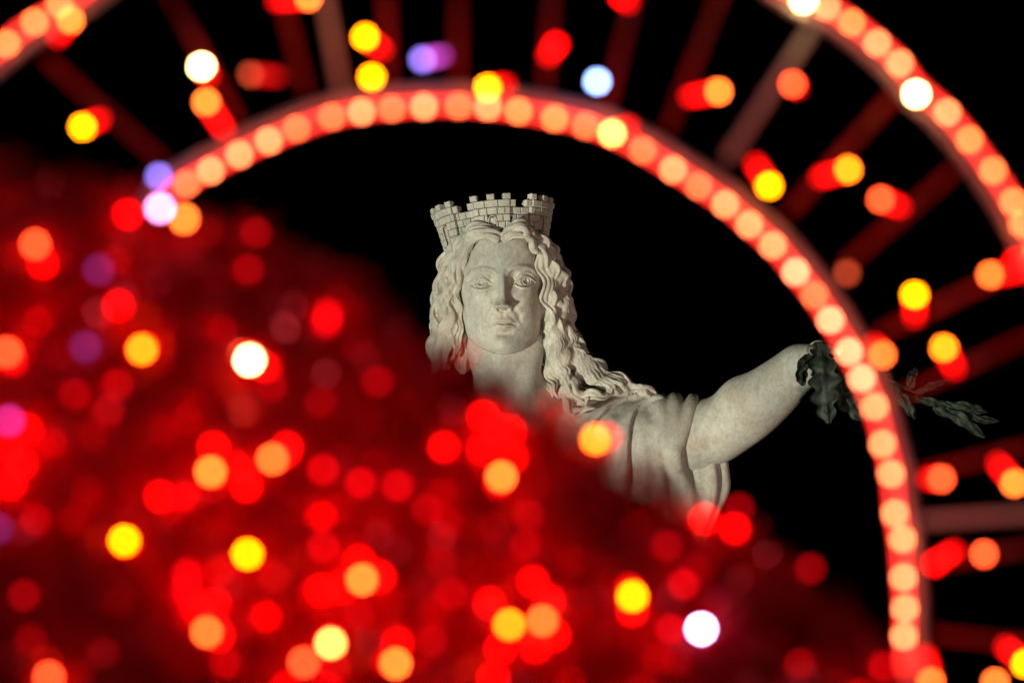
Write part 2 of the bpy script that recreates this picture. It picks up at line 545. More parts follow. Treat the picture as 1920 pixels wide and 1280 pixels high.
# hand: palm with five fingers closed round the branch
H = Field((1470, -190, 610), (1640, -20, 760), 1.6, 0.75)
H.add((1522, -98, 682), (28, 24, 35)); H.add((1536, -96, 682), (20, 22, 31))
for k, (yy, ln) in enumerate(((655, 1.0), (672, 1.08), (689, 1.02), (705, .86))):
    H.chain([(1536, -90, yy + 2), (1552, -102, yy), (1556, -124, yy + 1), (1548, -140 * ln ** .3, yy + 3), (1530, -142 * ln ** .3, yy + 5)], [10, 9.2, 8.8, 8.2, 7.0])
H.chain([(1520, -112, 662), (1530, -135, 650), (1548, -150, 652), (1566, -156, 660)], [13, 12, 10.5, 8])
hnv, hnf = H.mesh()
hand_v = S(hnv); hand_f = fix(hand_v - hand_v.mean(0), hnf)
bv2, bf2 = join([(head_v, head_f), (body_v, body_f), (hand_v, hand_f)])
obj('body', bv2, bf2, M_STONE, statue)

# --- hair
HF = Field((780, -125, 405), (1275, 130, 800), 1.15, 1.9)
HF.add((941, 36, 530), (110, 92, 108)); HF.add((936, -28, 440), (78, 62, 25))
HF.add((847, 8, 575), (30, 42, 96)); HF.add((1040, 14, 575), (29, 46, 104))
HF.add((1068, 25, 670), (32, 34, 60)); HF.add((1140, 35, 738), (56, 30, 22)); HF.add((1036, 14, 680), (36, 26, 80)); HF.add((868, 14, 640), (26, 26, 60))


def lock(pts, r, n=5, amp=5.5, wl=56, ph0=0.0, twist=0.0035, shr=0.40):
    r *= 1.08; amp *= 1.1 if np.mean([q[0] for q in pts]) > 940 else 0.7
    p = spline(pts, 200)
    L = np.concatenate([[0], np.cumsum(np.linalg.norm(np.diff(p, axis=0), axis=1))])
    T = np.gradient(p, axis=0); T /= np.linalg.norm(T, axis=1)[:, None]
    N = np.cross(T, np.array([0, 1.0, 0])); N /= np.linalg.norm(N, axis=1)[:, None] + 1e-9
    Bn = np.cross(T, N)
    env = np.clip(L / 50, 0.12, 1)
    wob = L * 2 * math.pi / wl + ph0 + 0.5 * np.sin(L / 37 + ph0)
    p = p + N * (amp * env * np.sin(wob))[:, None] + Bn * (0.9 * amp * env * np.cos(wob * 0.97 + ph0))[:, None]
    taper = np.interp(L / L[-1], [0, .1, .8, 1], [.75, 1, .95, .4])
    m = n + 3
    for k in range(m):
        u = -1 + 2 * k / (m - 1)
        a = 0.55 * np.sin(L / wl * 3.1 + ph0 * 2) + L * twist * 6.28
        h = 0.75 * (1 - u * u)
        off = np.stack([u * np.cos(a) - h * np.sin(a) * .6, u * np.sin(a) + h * np.cos(a)], 1)
        q = p + (N * off[:, :1] * 1.12 - Bn * off[:, 1:] * np.sign((Bn[:, 1:2].mean()) or 1) * 0.75) * (r * taper)[:, None]
        q = q + N * (0.9 * np.sin(L / 9 + k * 2.1))[:, None]
        HF.chain(q[::3], r * (shr - 0.10 - 0.04 * abs(u)) * taper[::8], 0.55)
    core = p + Bn * (r * 0.25 * taper)[:, None] * np.sign((Bn[:, 1:2].mean()) or 1)
    HF.chain(core[::4], r * 0.5 * taper[::8], 0.6)


# viewer's left
lock([(938, -90, 447), (920, -96, 435), (897, -94, 436), (878, -82, 452), (867, -70, 482), (860, -62, 514), (850, -52, 548), (848, -46, 585), (846, -40, 622), (838, -34, 668)], 8.5, 5, 4.0, 58, 0.3)
lock([(928, -86, 436), (900, -88, 427), (872, -72, 442), (856, -60, 475), (848, -50, 515), (836, -44, 555), (838, -38, 600), (826, -32, 645), (822, -28, 690)], 9, 5, 4.5, 50, 1.6)
lock([(905, -74, 430), (868, -58, 446), (842, -38, 486), (832, -30, 530), (824, -24, 575), (820, -18, 622), (812, -16, 660), (818, -12, 700)], 9.5, 5, 4.8, 54, 2.9)
lock([(880, -45, 438), (846, -22, 475), (828, -10, 520), (822, -4, 565), (814, 0, 612), (813, 2, 650)], 9.5, 5, 4, 50, 4.4)
lock([(860, -10, 450), (834, 10, 492), (826, 20, 540), (822, 22, 600), (818, 20, 650)], 10, 5, 4, 56, 0.8)
lock([(872, -70, 462), (866, -64, 500), (858, -56, 530), (857, -50, 566), (860, -44, 604), (858, -38, 640), (850, -34, 676)], 6.5, 3, 3.0, 46, 2.2)
lock([(866, -24, 560), (870, -14, 610), (872, -10, 650), (864, -8, 700)], 8, 5, 3, 40, 2.0)
lock([(876, -6, 590), (880, 0, 640), (878, 2, 690)], 8, 5, 3, 40, 3.4)
lock([(934, -98, 452), (916, -100, 443), (896, -97, 446), (880, -88, 458)], 6, 5, 2, 40, 0.2)
lock([(944, -98, 450), (962, -101, 441), (984, -98, 444), (1000, -88, 458), (1008, -78, 474)], 6, 5, 2, 40, 2.2)
lock([(930, -92, 440), (908, -94, 430), (884, -86, 436), (864, -70, 456)], 7, 5, 2.5, 44, 3.2)
lock([(948, -92, 438), (970, -95, 428), (996, -84, 434), (1018, -66, 460)], 7, 5, 2.5, 44, 5.2)
# viewer's right
lock([(1020, -34, 560), (1024, -20, 610), (1026, -18, 660), (1036, -30, 706), (1050, -48, 745)], 8.5, 5, 4, 44, 0.6)
lock([(1012, -8, 600), (1016, -4, 650), (1022, -10, 700), (1036, -30, 745)], 8.5, 5, 4, 40, 2.6)
lock([(940, -90, 447), (956, -97, 434), (978, -95, 431), (996, -84, 445), (1010, -72, 470), (1020, -60, 500), (1024, -54, 536), (1030, -50, 576), (1038, -48, 616), (1044, -50, 660), (1056, -58, 708), (1078, -68, 752), (1100, -70, 770)], 8.8, 5, 4.6, 60, 0.2)
lock([(950, -88, 437), (980, -86, 424), (1008, -68, 446), (1024, -54, 482), (1036, -46, 520), (1038, -42, 560), (1046, -40, 606), (1056, -42, 652), (1064, -52, 700), (1086, -66, 738), (1118, -64, 742), (1150, -54, 728)], 9.5, 5, 5.0, 55, 1.7)
lock([(985, -72, 430), (1016, -56, 452), (1036, -38, 492), (1050, -30, 535), (1052, -26, 580), (1062, -26, 625), (1078, -32, 670), (1104, -42, 706), (1140, -44, 720), (1180, -36, 728)], 9.5, 5, 5.2, 52, 3.0)
lock([(1008, -40, 440), (1034, -24, 478), (1052, -12, 522), (1060, -8, 566), (1066, -8, 610), (1086, -14, 652), (1114, -22, 684), (1150, -26, 708), (1196, -22, 722), (1236, -10, 746)], 10, 5, 5.0, 56, 4.3)
lock([(1020, -5, 450), (1042, 8, 500), (1058, 14, 545), (1062, 12, 600), (1078, 8, 645), (1104, 2, 676), (1136, -2, 700)], 10, 5, 4, 50, 5.5)
lock([(1034, -46, 600), (1042, -44, 650), (1052, -50, 690), (1062, -62, 730), (1070, -70, 762), (1092, -74, 772), (1112, -70, 758)], 8.5, 5, 4.5, 44, 1.1)
lock([(1052, -30, 560), (1064, -28, 620), (1082, -32, 660), (1102, -40, 690), (1128, -46, 712), (1160, -42, 735)], 7.5, 3, 4.0, 46, 2.5)
lock([(1070, -20, 630), (1096, -26, 664), (1126, -30, 694), (1162, -30, 712), (1204, -20, 732), (1226, -12, 742)], 7.5, 3, 3.5, 46, 0.4)
def sheet(inner_, outer_, n, t, lift, amp, wl, ph0, sink=0.0):
    """a family of fine wavy strands lying on the hair mass"""
    a_, b_ = spline(inner_, 150), spline(outer_, 150)
    snap = HF.A > 1
    for k in range(n):
        u = (k + 0.5) / n
        q = a_ * (1 - u) + b_ * u
        L = np.concatenate([[0], np.cumsum(np.linalg.norm(np.diff(q, axis=0), axis=1))])
        T = np.gradient(q, axis=0); T /= np.linalg.norm(T, axis=1)[:, None]
        N = np.stack([-T[:, 1], T[:, 0]], 1)
        w = amp * np.sin(L * 2 * math.pi / wl + ph0 + 1.3 * u) + 0.35 * amp * np.sin(L * 2 * math.pi / (wl * .43) + 5 * u)
        q = q + N * w[:, None]
        ys_ = []
        for x, z in q:
            i = int(round((x - HF.lo[0]) / HF.h)); j = int(round((z - HF.lo[2]) / HF.h))
            c = np.nonzero(snap[i, :, j])[0] if (0 <= i < HF.n[0] and 0 <= j < HF.n[2]) else []
            ys_.append(HF.lo[1] + HF.h * c[0] if len(c) else np.nan)
        ys_ = np.array(ys_)
        if np.isnan(ys_).all(): continue
        okk = ~np.isnan(ys_)
        ys_ = np.interp(np.arange(150), np.nonzero(okk)[0], ys_[okk])
        ys_ = np.minimum(ys_, 60)
        ys_ = np.convolve(np.pad(ys_, 6, 'edge'), np.ones(13) / 13, 'valid')
        bob = np.sin(np.linspace(0.02, math.pi - 0.02, 150)) ** 0.5 * (lift + 3.0) - 3.0 + 0 * lift * (1 + 0.8 * np.sin(L * 2 * math.pi / wl + ph0 + 0.9 + 2.2 * u))
        for (x, z), y, bb in zip(q[::1], ys_, bob):
            HF.add((x, y + t - bb, z), t)


sheet([(884, 446), (858, 500), (846, 570), (852, 640), (846, 690)], [(852, 446), (826, 500), (817, 570), (808, 640), (818, 690)], 9, 3.0, 2.6, 3.5, 58, 0.4)
sheet([(1012, 448), (1030, 500), (1034, 560), (1034, 620), (1044, 690), (1066, 750)], [(1030, 448), (1060, 500), (1070, 560), (1080, 620), (1112, 680), (1170, 715)], 12, 3.1, 2.8, 4.5, 56, 1.2)
sheet([(1060, 668), (1084, 716), (1124, 738), (1180, 742)], [(1104, 668), (1136, 696), (1180, 714), (1236, 742)], 8, 3.0, 2.8, 3.5, 46, 0.2)
# wispy ends and the fringe over the forehead
lock([(1060, -60, 738), (1066, -72, 764), (1082, -74, 770), (1098, -72, 760), (1104, -68, 746)], 6, 3, 2, 30, 0.9)
lock([(900, -92, 440), (886, -88, 446), (880, -82, 462), (874, -76, 478)], 5.5, 3, 2.0, 36, 0.5)
lock([(988, -90, 438), (998, -84, 452), (1002, -80, 466), (1012, -72, 478)], 5.5, 3, 2.0, 36, 1.5)
hv_, hf_ = HF.mesh()
v = S(hv_)
obj('hair', v, fix(v - v.mean(0), hf_), M_HAIR, statue)

# --- robe: mantle over chest, sleeve with folds, hanging hem
R = Field((790, -190, 700), (1400, 200, 1310), 2.2, 0.30)
R.add((1000, 45, 970), (205, 118, 175)); R.add((985, 50, 1150), (200, 125, 200)); R.add((1118, 36, 880), (120, 108, 128))
R.chain([(1120, 30, 862), (1190, 22, 838), (1268, 12, 822)], [92, 84, 72])
R.chain([(872, 40, 880), (842, 30, 990), (850, 0, 1090), (890, -50, 1130)], [52, 46, 40, 34]); R.add((1215, 20, 930), (78, 82, 130)); R.add((1245, 16, 960), (70, 70, 120)); R.add((1295, 12, 925), (58, 34, 70))


def front_of(x, y, dflt=0.0):
    i = int(round((x - R.lo[0]) / R.h)); j = int(round((y - R.lo[2]) / R.h))
    if not (0 <= i < R.n[0] and 0 <= j < R.n[2]): return dflt
    col = np.nonzero(R.A[i, :, j] > 1)[0]
    return R.lo[1] + R.h * col[0] if len(col) else dflt


def fold(pts, t, lift):
    """a bead lying on the cloth, standing out by lift"""
    L = sum(math.dist(a, b) for a, b in zip(pts[:-1], pts[1:]))
    q = spline(pts, max(6, int(L / (t * 0.3))))
    ys_ = np.array([front_of(a[0], a[1], 20.0) for a in q])
    ys_ = np.convolve(np.pad(ys_, 3, 'edge'), np.ones(7) / 7, 'valid')
    m = len(q)
    for i, (a, y) in enumerate(zip(q, ys_)):
        e = math.sin(math.pi * min(1, max(0, (i + .6) / m))) ** 0.5
        R.add((a[0], y + t - lift * e, a[1]), t * (0.75 + .25 * e), 1)


def groove(pts, r, depth):
    L = sum(math.dist(a, b) for a, b in zip(pts[:-1], pts[1:]))
    q = spline(pts, max(6, int(L / (r * 0.22))))
    ys_ = np.array([front_of(a[0], a[1], 20.0) for a in q])
    ys_ = np.convolve(np.pad(ys_, 12, 'edge'), np.ones(25) / 25, 'valid')
    m = len(q)
    for i, (a, y) in enumerate(zip(q, ys_)):
        e = math.sin(math.pi * (i + .5) / m) ** 0.4
        c = np.array([a[0], y - r + depth * e, a[1]])
        lo_ = np.maximum(((c - 3 * r - R.lo) / R.h).astype(int), 0); hi_ = np.minimum(((c + 3 * r - R.lo) / R.h).astype(int) + 2, R.n)
        if (lo_ >= hi_).any(): continue
        X_ = (R.ax[0][lo_[0]:hi_[0]] - c[0])[:, None, None]; Y_ = (R.ax[1][lo_[1]:hi_[1]] - c[1])[None, :, None]; Z_ = (R.ax[2][lo_[2]:hi_[2]] - c[2])[None, None, :]
        d = np.sqrt(X_ * X_ + Y_ * Y_ + Z_ * Z_) - r
        sl = R.A[lo_[0]:hi_[0], lo_[1]:hi_[1], lo_[2]:hi_[2]]
        np.minimum(sl, np.exp(np.clip(R.k * d, -30, 60)), out=sl)


def cuff(cx, cyp, dy, r, lean, t, a0, a1):
    pts = []
    for a in np.linspace(a0, a1, 16):
        pts.append((cx - lean * math.cos(a), dy - math.sin(a) * r, cyp - math.cos(a) * r))
    R.chain(pts, [t * .6, t, t, t * .7], 0.4)


cuff(1262, 822, 12, 74, -4, 9.0, -1.2, 2.7)
cuff(1276, 820, 11, 71, -24, 7.0, -1.2, 2.0)
cuff(1246, 824, 14, 77, 8, 6.5, -0.3, 1.8)
# mantle folds that fan out from the shoulder
fold([(1222, 742), (1180, 752), (1135, 776), (1100, 812), (1075, 860), (1060, 940)], 15, 8)
fold([(1200, 736), (1150, 744), (1105, 766), (1070, 800), (1045, 850), (1030, 930)], 14, 7)
fold([(1228, 752), (1200, 770), (1178, 800), (1166, 845), (1160, 910), (1158, 990)], 13, 8)
fold([(1172, 740), (1110, 760), (1065, 784), (1030, 820), (1005, 870)], 12, 6)
fold([(1150, 790), (1128, 822), (1116, 870), (1112, 940)], 10, 5)
groove([(1236, 745), (1212, 756), (1192, 778), (1182, 812), (1180, 860), (1184, 930)], 5.5, 10)
groove([(1190, 744), (1155, 758), (1126, 786), (1110, 812)], 5, 9)
groove([(1160, 740), (1118, 752), (1085, 778)], 4.5, 6)
R.cut([(1296, -40, 898), (1306, -30, 904), (1320, -24, 906)], 9)
fold([(1212, 790), (1206, 830), (1208, 880), (1214, 950)], 9, 3)
fold([(1234, 800), (1228, 840), (1234, 900), (1246, 980)], 8, 3)
for x_ in (870, 925, 980, 1035, 1090):
    fold([(x_, 860), (x_ + 6, 960), (x_ - 4, 1080), (x_ + 4, 1250)], 14, 8)
# edge of the cloth that falls from the arm
fold([(1262, 840), (1272, 885), (1290, 925), (1300, 980), (1290, 1080)], 9, 6)
for x0, x1, x2, dy, t in ((1306, 1312, 1306, -18, 9), (1330, 1334, 1326, -24, 9), (1352, 1355, 1338, -6, 10), (1346, 1350, 1332, 12, 12), (1318, 1324, 1308, 18, 16)):
    R.chain([(x0, dy * .6, 850), (x1, dy, 885), (x1 + 1, dy, 915), (x2, dy, 952), (x2 - 22, dy, 1000), (x2 - 52, dy, 1080), (x2 - 80, dy, 1200)], [t * .8, t, t, t * 1.1, t * 1.6, t * 2, t * 2.2], 0.4)
rv, rf = R.mesh()
rv = relax(rv, rf, 12)
v = S(rv)
obj('robe', v, fix(v - v.mean(0), rf), M_STONE, statue)
# the long skirt that stands on the plinth, with hanging folds
zs = np.linspace(S([[1000, 0, 1190]])[0][2], top_z, 26)
c0 = S([[1005, 45, 1240]])[0]
v, f = [], []
nn = 96
for i, z in enumerate(zs):
    t = i / 25
    for j in range(nn):
        a = 2 * math.pi * j / nn
        r = (0.37 + 0.17 * t) * (1 + (0.05 + 0.03 * t) * math.sin(9 * a + 0.7 * math.sin(3 * t)) + 0.02 * math.sin(23 * a))
        v.append((c0[0] + (px_ - c0[0]) * t + r * math.cos(a), c0[1] + (py_ - c0[1]) * t * .8 + 0.72 * r * math.sin(a), z))
for i in range(25):
    for j in range(nn):
        k = (j + 1) % nn
        f.append((i * nn + j, (i + 1) * nn + j, (i + 1) * nn + k, i * nn + k))
obj('skirt', v, f, M_STONE, statue)

# --- mural crown: blocks on a flared wall with six towers
CR_C = np.array([931.0, 8.0, 477.0])     # centre of the foot of the crown
ROLL, TILT, YAW = rad(5.0), rad(11.0), rad(-1.0)


def crown_pt(az, h, r):
    az = az + YAW
    x, y, z = r * math.sin(az), -r * math.cos(az), h
    # lean back, then roll
    y, z = y * math.cos(TILT) + z * math.sin(TILT), -y * math.sin(TILT) + z * math.cos(TILT)
    x, z = x * math.cos(ROLL) - z * math.sin(ROLL), x * math.sin(ROLL) + z * math.cos(ROLL)
    return (CR_C[0] + x, CR_C[1] + y, CR_C[2] - z)


def rad_at(h): return 90 + 0.235 * h


crown = empty('mural_crown', (px_, py_, top_z))
crown.parent = statue; crown.location = (0, 0, 0)
# dark grimy core behind the blocks
v, f = [], []
hs = [-8, 30, 60, 66, 66, 30, -8]; offs = [-4, -4, -4, -4, -14, -14, -14]
for h_, o_ in zip(hs, offs):
    for j in range(72):
        v.append(crown_pt(2 * math.pi * j / 72, h_, rad_at(h_) + o_))
for i in range(6):
    for j in range(72):
        k = (j + 1) % 72
        f.append((i * 72 + j, i * 72 + k, (i + 1) * 72 + k, (i + 1) * 72 + j))
v = S(v)
obj('wall_core', v, fix(v - v.mean(0), f), M_JOINT, crown, root=statue)


def block(a0, a1, h0, h1, dr, thick=13, name='stone_block', gap=0.55, ch=1.1):
    r = rad_at((h0 + h1) / 2) + dr
    g = gap / r
    a0 += g; a1 -= g; h0 += gap; h1 -= gap
    c = ch / r
    n = 3 if (a1 - a0) * r > 9 else 2
    jit = random.uniform(-0.7, 0.7)
    v = []
    # layers: back, shoulder (full size), front face (inset by the chamfer)
    for (dd, ia, ih) in ((-thick, 0, 0), (-ch, 0, 0), (0, c, ch)):
        for hh in (h0 + ih, h1 - ih):
            for q in range(n):
                a = a0 + ia + (a1 - a0 - 2 * ia) * q / (n - 1)
                v.append(crown_pt(a, hh, rad_at(hh) + dr + dd + jit))
    f = []
    for L in (0, 1):
        for q in range(n - 1):
            b0 = L * 2 * n; b1 = (L + 1) * 2 * n
            f.append((b0 + q, b0 + q + 1, b1 + q + 1, b1 + q))
            f.append((b0 + n + q + 1, b0 + n + q, b1 + n + q, b1 + n + q + 1))
        f.append((b0 + 0, b1 + 0, b1 + n, b0 + n))
        f.append((b0 + n - 1, b0 + 2 * n - 1, b1 + 2 * n - 1, b1 + n - 1))
    for q in range(n - 1):
        f.append((4 * n + q, 4 * n + q + 1, 5 * n + q + 1, 5 * n + q))
        f.append((q + 1, q, n + q, n + q + 1))
    w = S(v)
    # consistent outward faces
    cen = w.mean(0); ff = []
    for q in f:
        p = w[list(q)]; nrm = np.cross(p[1] - p[0], p[2] - p[1])
        ff.append(q if nrm.dot(p.mean(0) - cen) > 0 else q[::-1])
    return obj(name, w, ff, M_BLOCK, crown, False, root=statue)


TW = rad(18.6)
RH = 13.2
ROWS = 5
for tnum in range(6):
    c = tnum * rad(60)
    # tower courses
    for r_ in range(ROWS):
        h0 = 2 + r_ * RH
        split = [-1, -.42, .16, .6, 1] if r_ % 2 else [-1, -.68, -.25, .3, .72, 1]
        for s0, s1 in zip(split[:-1], split[1:]):
            a0, a1 = c + s0 * TW, c + s1 * TW
            gate = r_ < ROWS - 1
            if gate and s0 < .24 and s1 > -.24:
                if s0 < -.24: block(a0, c - .24 * TW, h0, h0 + RH, 6)
                if s1 > .24: block(c + .24 * TW, a1, h0, h0 + RH, 6)
                continue
            block(a0, a1, h0, h0 + RH, 6)
    # top course, corbelled out
    h0 = 2 + ROWS * RH
    sp = [-1.32, -.92, -.34, .36, .98, 1.34]
    for s0, s1 in zip(sp[:-1], sp[1:]):
        block(c + s0 * TW, c + s1 * TW, h0, h0 + RH, 7.5 if abs(s0 + s1) < 1.9 else 4.0, 15)
    # merlons
    for m0, m1 in ((-1.06, -.68), (-.2, .2), (.62, 1.02)):
        block(c + m0 * TW, c + m1 * TW, h0 + RH, h0 + RH + 11.0, 8.0, 13, 'merlon', 0.3, 1.4)
    # gate: frame and recessed door
    path = [crown_pt(c - .22 * TW, h, rad_at(h) + 6.2) for h in (2, 25, 44)]
    for a in np.linspace(math.pi, 0, 9)[1:-1]:
        h = 44 + 8.5 * math.sin(a)
        path.append(crown_pt(c + .22 * TW * math.cos(a), h, rad_at(h) + 6.2))
    path += [crown_pt(c + .22 * TW, h, rad_at(h) + 6.2) for h in (44, 25, 2)]
    tv, tf = tube(path, 1.1, 6)
    w = S(tv)
    obj('gate_arch', w, fix(w - w.mean(0), [q for q in tf if len(q) == 4]), M_BLOCK, crown, root=statue)
    block(c - .2 * TW, c + .2 * TW, 1, 50, 2.2, 9, 'gate_door', 0.1, 0.6)
    # recessed wall between two towers
    w0, w1 = c + TW, c + rad(60) - TW
    for r_ in range(ROWS):
        h0 = 2 + r_ * RH
        sp = [0, .36, .78, 1] if r_ % 2 else [0, .18, .56, 1]
        for s0, s1 in zip(sp[:-1], sp[1:]):
            block(w0 + (w1 - w0) * s0, w0 + (w1 - w0) * s1, h0, h0 + RH, 0)

# ------------------------------------------------------------------ the bronze branch in her hand
br = empty('oak_branch', S([[1530, -150, 665]])[0])
tag(br, 'dark bronze branch of lobed leaves held in the outstretched marble hand', 'branch')
stem = [(1512, -158, 652), (1535, -152, 658), (1575, -130, 672), (1640, -120, 700), (1710, -115, 735), (1770, -112, 762), (1835, -110, 785)]
tv, tf = tube(spline(stem, 40), np.linspace(6.0, 1.4, 40), 8)
w = S(tv)
obj('stem', w, tf, M_LEAF, br)
tv, tf = tube(spline([(1516, -166, 655), (1521, -176, 657)], 4), 9.5, 14)
w = S(tv)
obj('cut_stem_end', w, tf, simple('cut_bronze', (0.16, 0.15, 0.11), 0.5, 0.2, 0.4, 40), br)


def leaf(p0, p1, p2, width, lobes=4, curl=0.25, notch=0.28, fold=0.25, wn=13, roll=0.0):
    """lobed leaf along a bent midrib, with a raised midrib and side veins; coordinates in statue space"""
    n = 46
    mid = spline([p0, p1, p2], n)
    T = np.gradient(mid, axis=0); T /= np.linalg.norm(T, axis=1)[:, None]
    refv = np.array([math.sin(roll) * .6, -1.0, 0.15]); refv /= np.linalg.norm(refv)
    Sd = np.cross(T, refv); Sd /= np.linalg.norm(Sd, axis=1)[:, None]
    Nn = np.cross(Sd, T)
    v = []
    for side in (1, -1):                        # side 1 front sheet, -1 back sheet
        for i in range(n):
            t = i / (n - 1)
            u_shift = 0.06 * math.sin(7 * t + p0[0]); env = math.sin(math.pi * min(1, t * 0.93 + 0.05)) ** 0.6
            lob = 1 - notch * (0.5 + 0.5 * math.cos(2 * math.pi * lobes * (t + 0.02))) ** 1.4
            for j in range(wn):
                u = -1 + 2 * j / (wn - 1)
                wdt = (0.88 if p0[0] < 1590 else 0.72) * width * env * lob * u
                hgt = fold * abs(u) * width * 0.5 - curl * u * u * width * 0.5
                vein = 2.4 * math.exp(-(u / 0.09) ** 2) + 1.6 * math.exp(-(((t * lobes * 2 + 0.9 * abs(u)) % 1 - .5) / .13) ** 2) * (1 - abs(u))
                lift = 1.6 * math.sin(11 * t + 5 * u + p0[0]) + 1.8 * abs(u) * math.sin(29 * t + p0[0])
                wdt += width * u_shift * (0.4 + abs(u)) ; v.append(mid[i] + Sd[i] * wdt + Nn[i] * (-hgt + vein * side + lift + 0.7 * side))
    f = []
    m = n * wn
    for s in (0, 1):
        for i in range(n - 1):
            for j in range(wn - 1):
                a = s * m + i * wn + j
                q = (a, a + 1, a + wn + 1, a + wn)
                f.append(q if s else q[::-1])
    for i in range(n - 1):
        for j in (0, wn - 1):
            a = i * wn + j
            f.append((a, a + wn, m + a + wn, m + a))
    w = S(np.array(v))
    return obj('leaf', w, f, M_LEAF, br)


leaf((1532, -172, 640), (1540, -190, 715), (1550, -174, 792), 37, 5, 0.3, 0.42)
leaf((1548, -150, 650), (1566, -168, 690), (1572, -150, 745), 26, 4, 0.3, 0.38)
leaf((1520, -168, 664), (1500, -176, 685), (1500, -160, 722), 17, 2, 0.5, 0.2, roll=1)
leaf((1560, -140, 690), (1580, -150, 740), (1615, -140, 790), 28, 4)
leaf((1600, -130, 690), (1640, -140, 740), (1668, -132, 792), 26, 4)
leaf((1528, -150, 662), (1560, -160, 645), (1600, -150, 650), 14, 3)
leaf((1700, -118, 728), (1705, -128, 708), (1712, -120, 690), 14, 2, 0.4, 0.15)
leaf((1712, -116, 735), (1745, -124, 722), (1772, -118, 712), 11, 3)
leaf((1700, -120, 742), (1735, -130, 752), (1782, -124, 760), 12, 3)
leaf((1755, -118, 758), (1800, -130, 762), (1846, -120, 772), 17, 3)
leaf((1745, -118, 762), (1795, -132, 785), (1842, -120, 818), 18, 3)
leaf((1790, -116, 772), (1825, -124, 783), (1868, -118, 788), 12, 2)
leaf((1668, -122, 720), (1690, -134, 752), (1712, -130, 784), 18, 3)

# ------------------------------------------------------------------ light fittings for the statue


def floodlight(px, py, pz, target, watts, col, label, size=0.35, spot=12, blend=0.4):
    e = empty('floodlight', (px, py, 0))
    tag(e, label, 'floodlight', 'floodlights round the monument')
    obj('post', *tube([(px, py, 0), (px, py, pz - .22)], 0.05, 10), M_METAL, e)
    t = np.array(target) - np.array([px, py, pz]); t /= np.linalg.norm(t)
    c = np.array([px, py, pz])
    obj('housing', *tube([c - t * .30, c - t * .12, c - t * .02], [0.10, 0.2, 0.2], 20), M_METAL, e)
    ld = bpy.data.lights.new('floodlight_beam', 'SPOT')
    ld.energy = watts; ld.color = col; ld.spot_size = rad(spot); ld.spot_blend = blend; ld.shadow_soft_size = size
    lo = bpy.data.objects.new('floodlight_beam', ld); COL.objects.link(lo)
    lo.parent = e
    from mathutils import Vector
    lo.location = (0, 0, pz)
    lo.rotation_euler = Vector(t).to_track_quat('-Z', 'Y').to_euler()


tgt = S([[1080, 0, 640]])[0]
floodlight(-10.0, 26.0, 1.2, tgt, 12800, (1.0, 1.0, 0.83), 'grey floodlight on a short post left of the plinth', 0.45, 16)
floodlight(6.0, 27.0, 0.9, tgt, 2100, (1.0, 0.68, 0.54), 'grey floodlight on a short post right of the plinth', 0.4, 18)
floodlight(-2.5, 3.0, 5.5, P(1250, 300, D_ARCH), 700, (0.84, 0.88, 1.0), 'tall grey lamp lighting the arch from the street side', 0.25, 16, 0.8)

# ------------------------------------------------------------------ the arch of light rope
arch = empty('light_arch', P(1000, 1500, D_ARCH))
tag(arch, 'double arch of white metal tube with red crossbars framing the statue', 'light arch')
PX = K * D_ARCH     # metres per photo pixel at the arch


def PA(p, out=0.0):
    return np.array([P(a[0], a[1], D_ARCH, out + (a[2] * PX if len(a) > 2 else 0)) for a in p])


inner = [(150, 640), (215, 510), (300, 385), (345, 345), (395, 317), (450, 288), (505, 263), (560, 240), (620, 220), (678, 208), (735, 202), (795, 198), (860, 197), (915, 201),
         (972, 208), (1040, 220), (1098, 234), (1150, 254), (1205, 282), (1262, 317), (1310, 348), (1360, 382), (1405, 421), (1450, 460), (1492, 509),
         (1527, 553), (1558, 600), (1592, 658), (1617, 708), (1640, 765), (1658, 830), (1672, 888), (1679, 962), (1688, 1015), (1693, 1082), (1697, 1140), (1696, 1200), (1700, 1300), (1702, 1500), (1702, 3000), (1702, 6200)]
outer = [(-700, 1500), (-620, 1000), (-400, 560), (-150, 230), (10, 82), (65, 42), (135, 0), (260, -90), (450, -180), (700, -240), (950, -240), (1200, -180), (1380, -90), (1505, -6), (1550, 12), (1597, 42), (1645, 80), (1687, 118), (1718, 160),
         (1776, 212), (1818, 262), (1862, 322), (1900, 380), (1935, 445), (1990, 560), (2040, 700), (2080, 880), (2100, 1100), (2105, 1500), (2105, 3000), (2105, 6200)]


def offset(pts, d, sgn=1):
    p = spline(pts, 260)
    T = np.gradient(p, axis=0); T /= np.linalg.norm(T, axis=1)[:, None]
    N = np.stack([T[:, 1], -T[:, 0]], 1)
    return p + N * d * sgn


fi = offset(inner, 24); fo = offset(outer, -26)
obj('inner_tube', *tube(PA(fi, -0.012), 10.5 * PX, 10), M_TUBE, arch)
obj('outer_tube', *tube(PA(fo, -0.012), 10.5 * PX, 10), M_TUBE, arch)

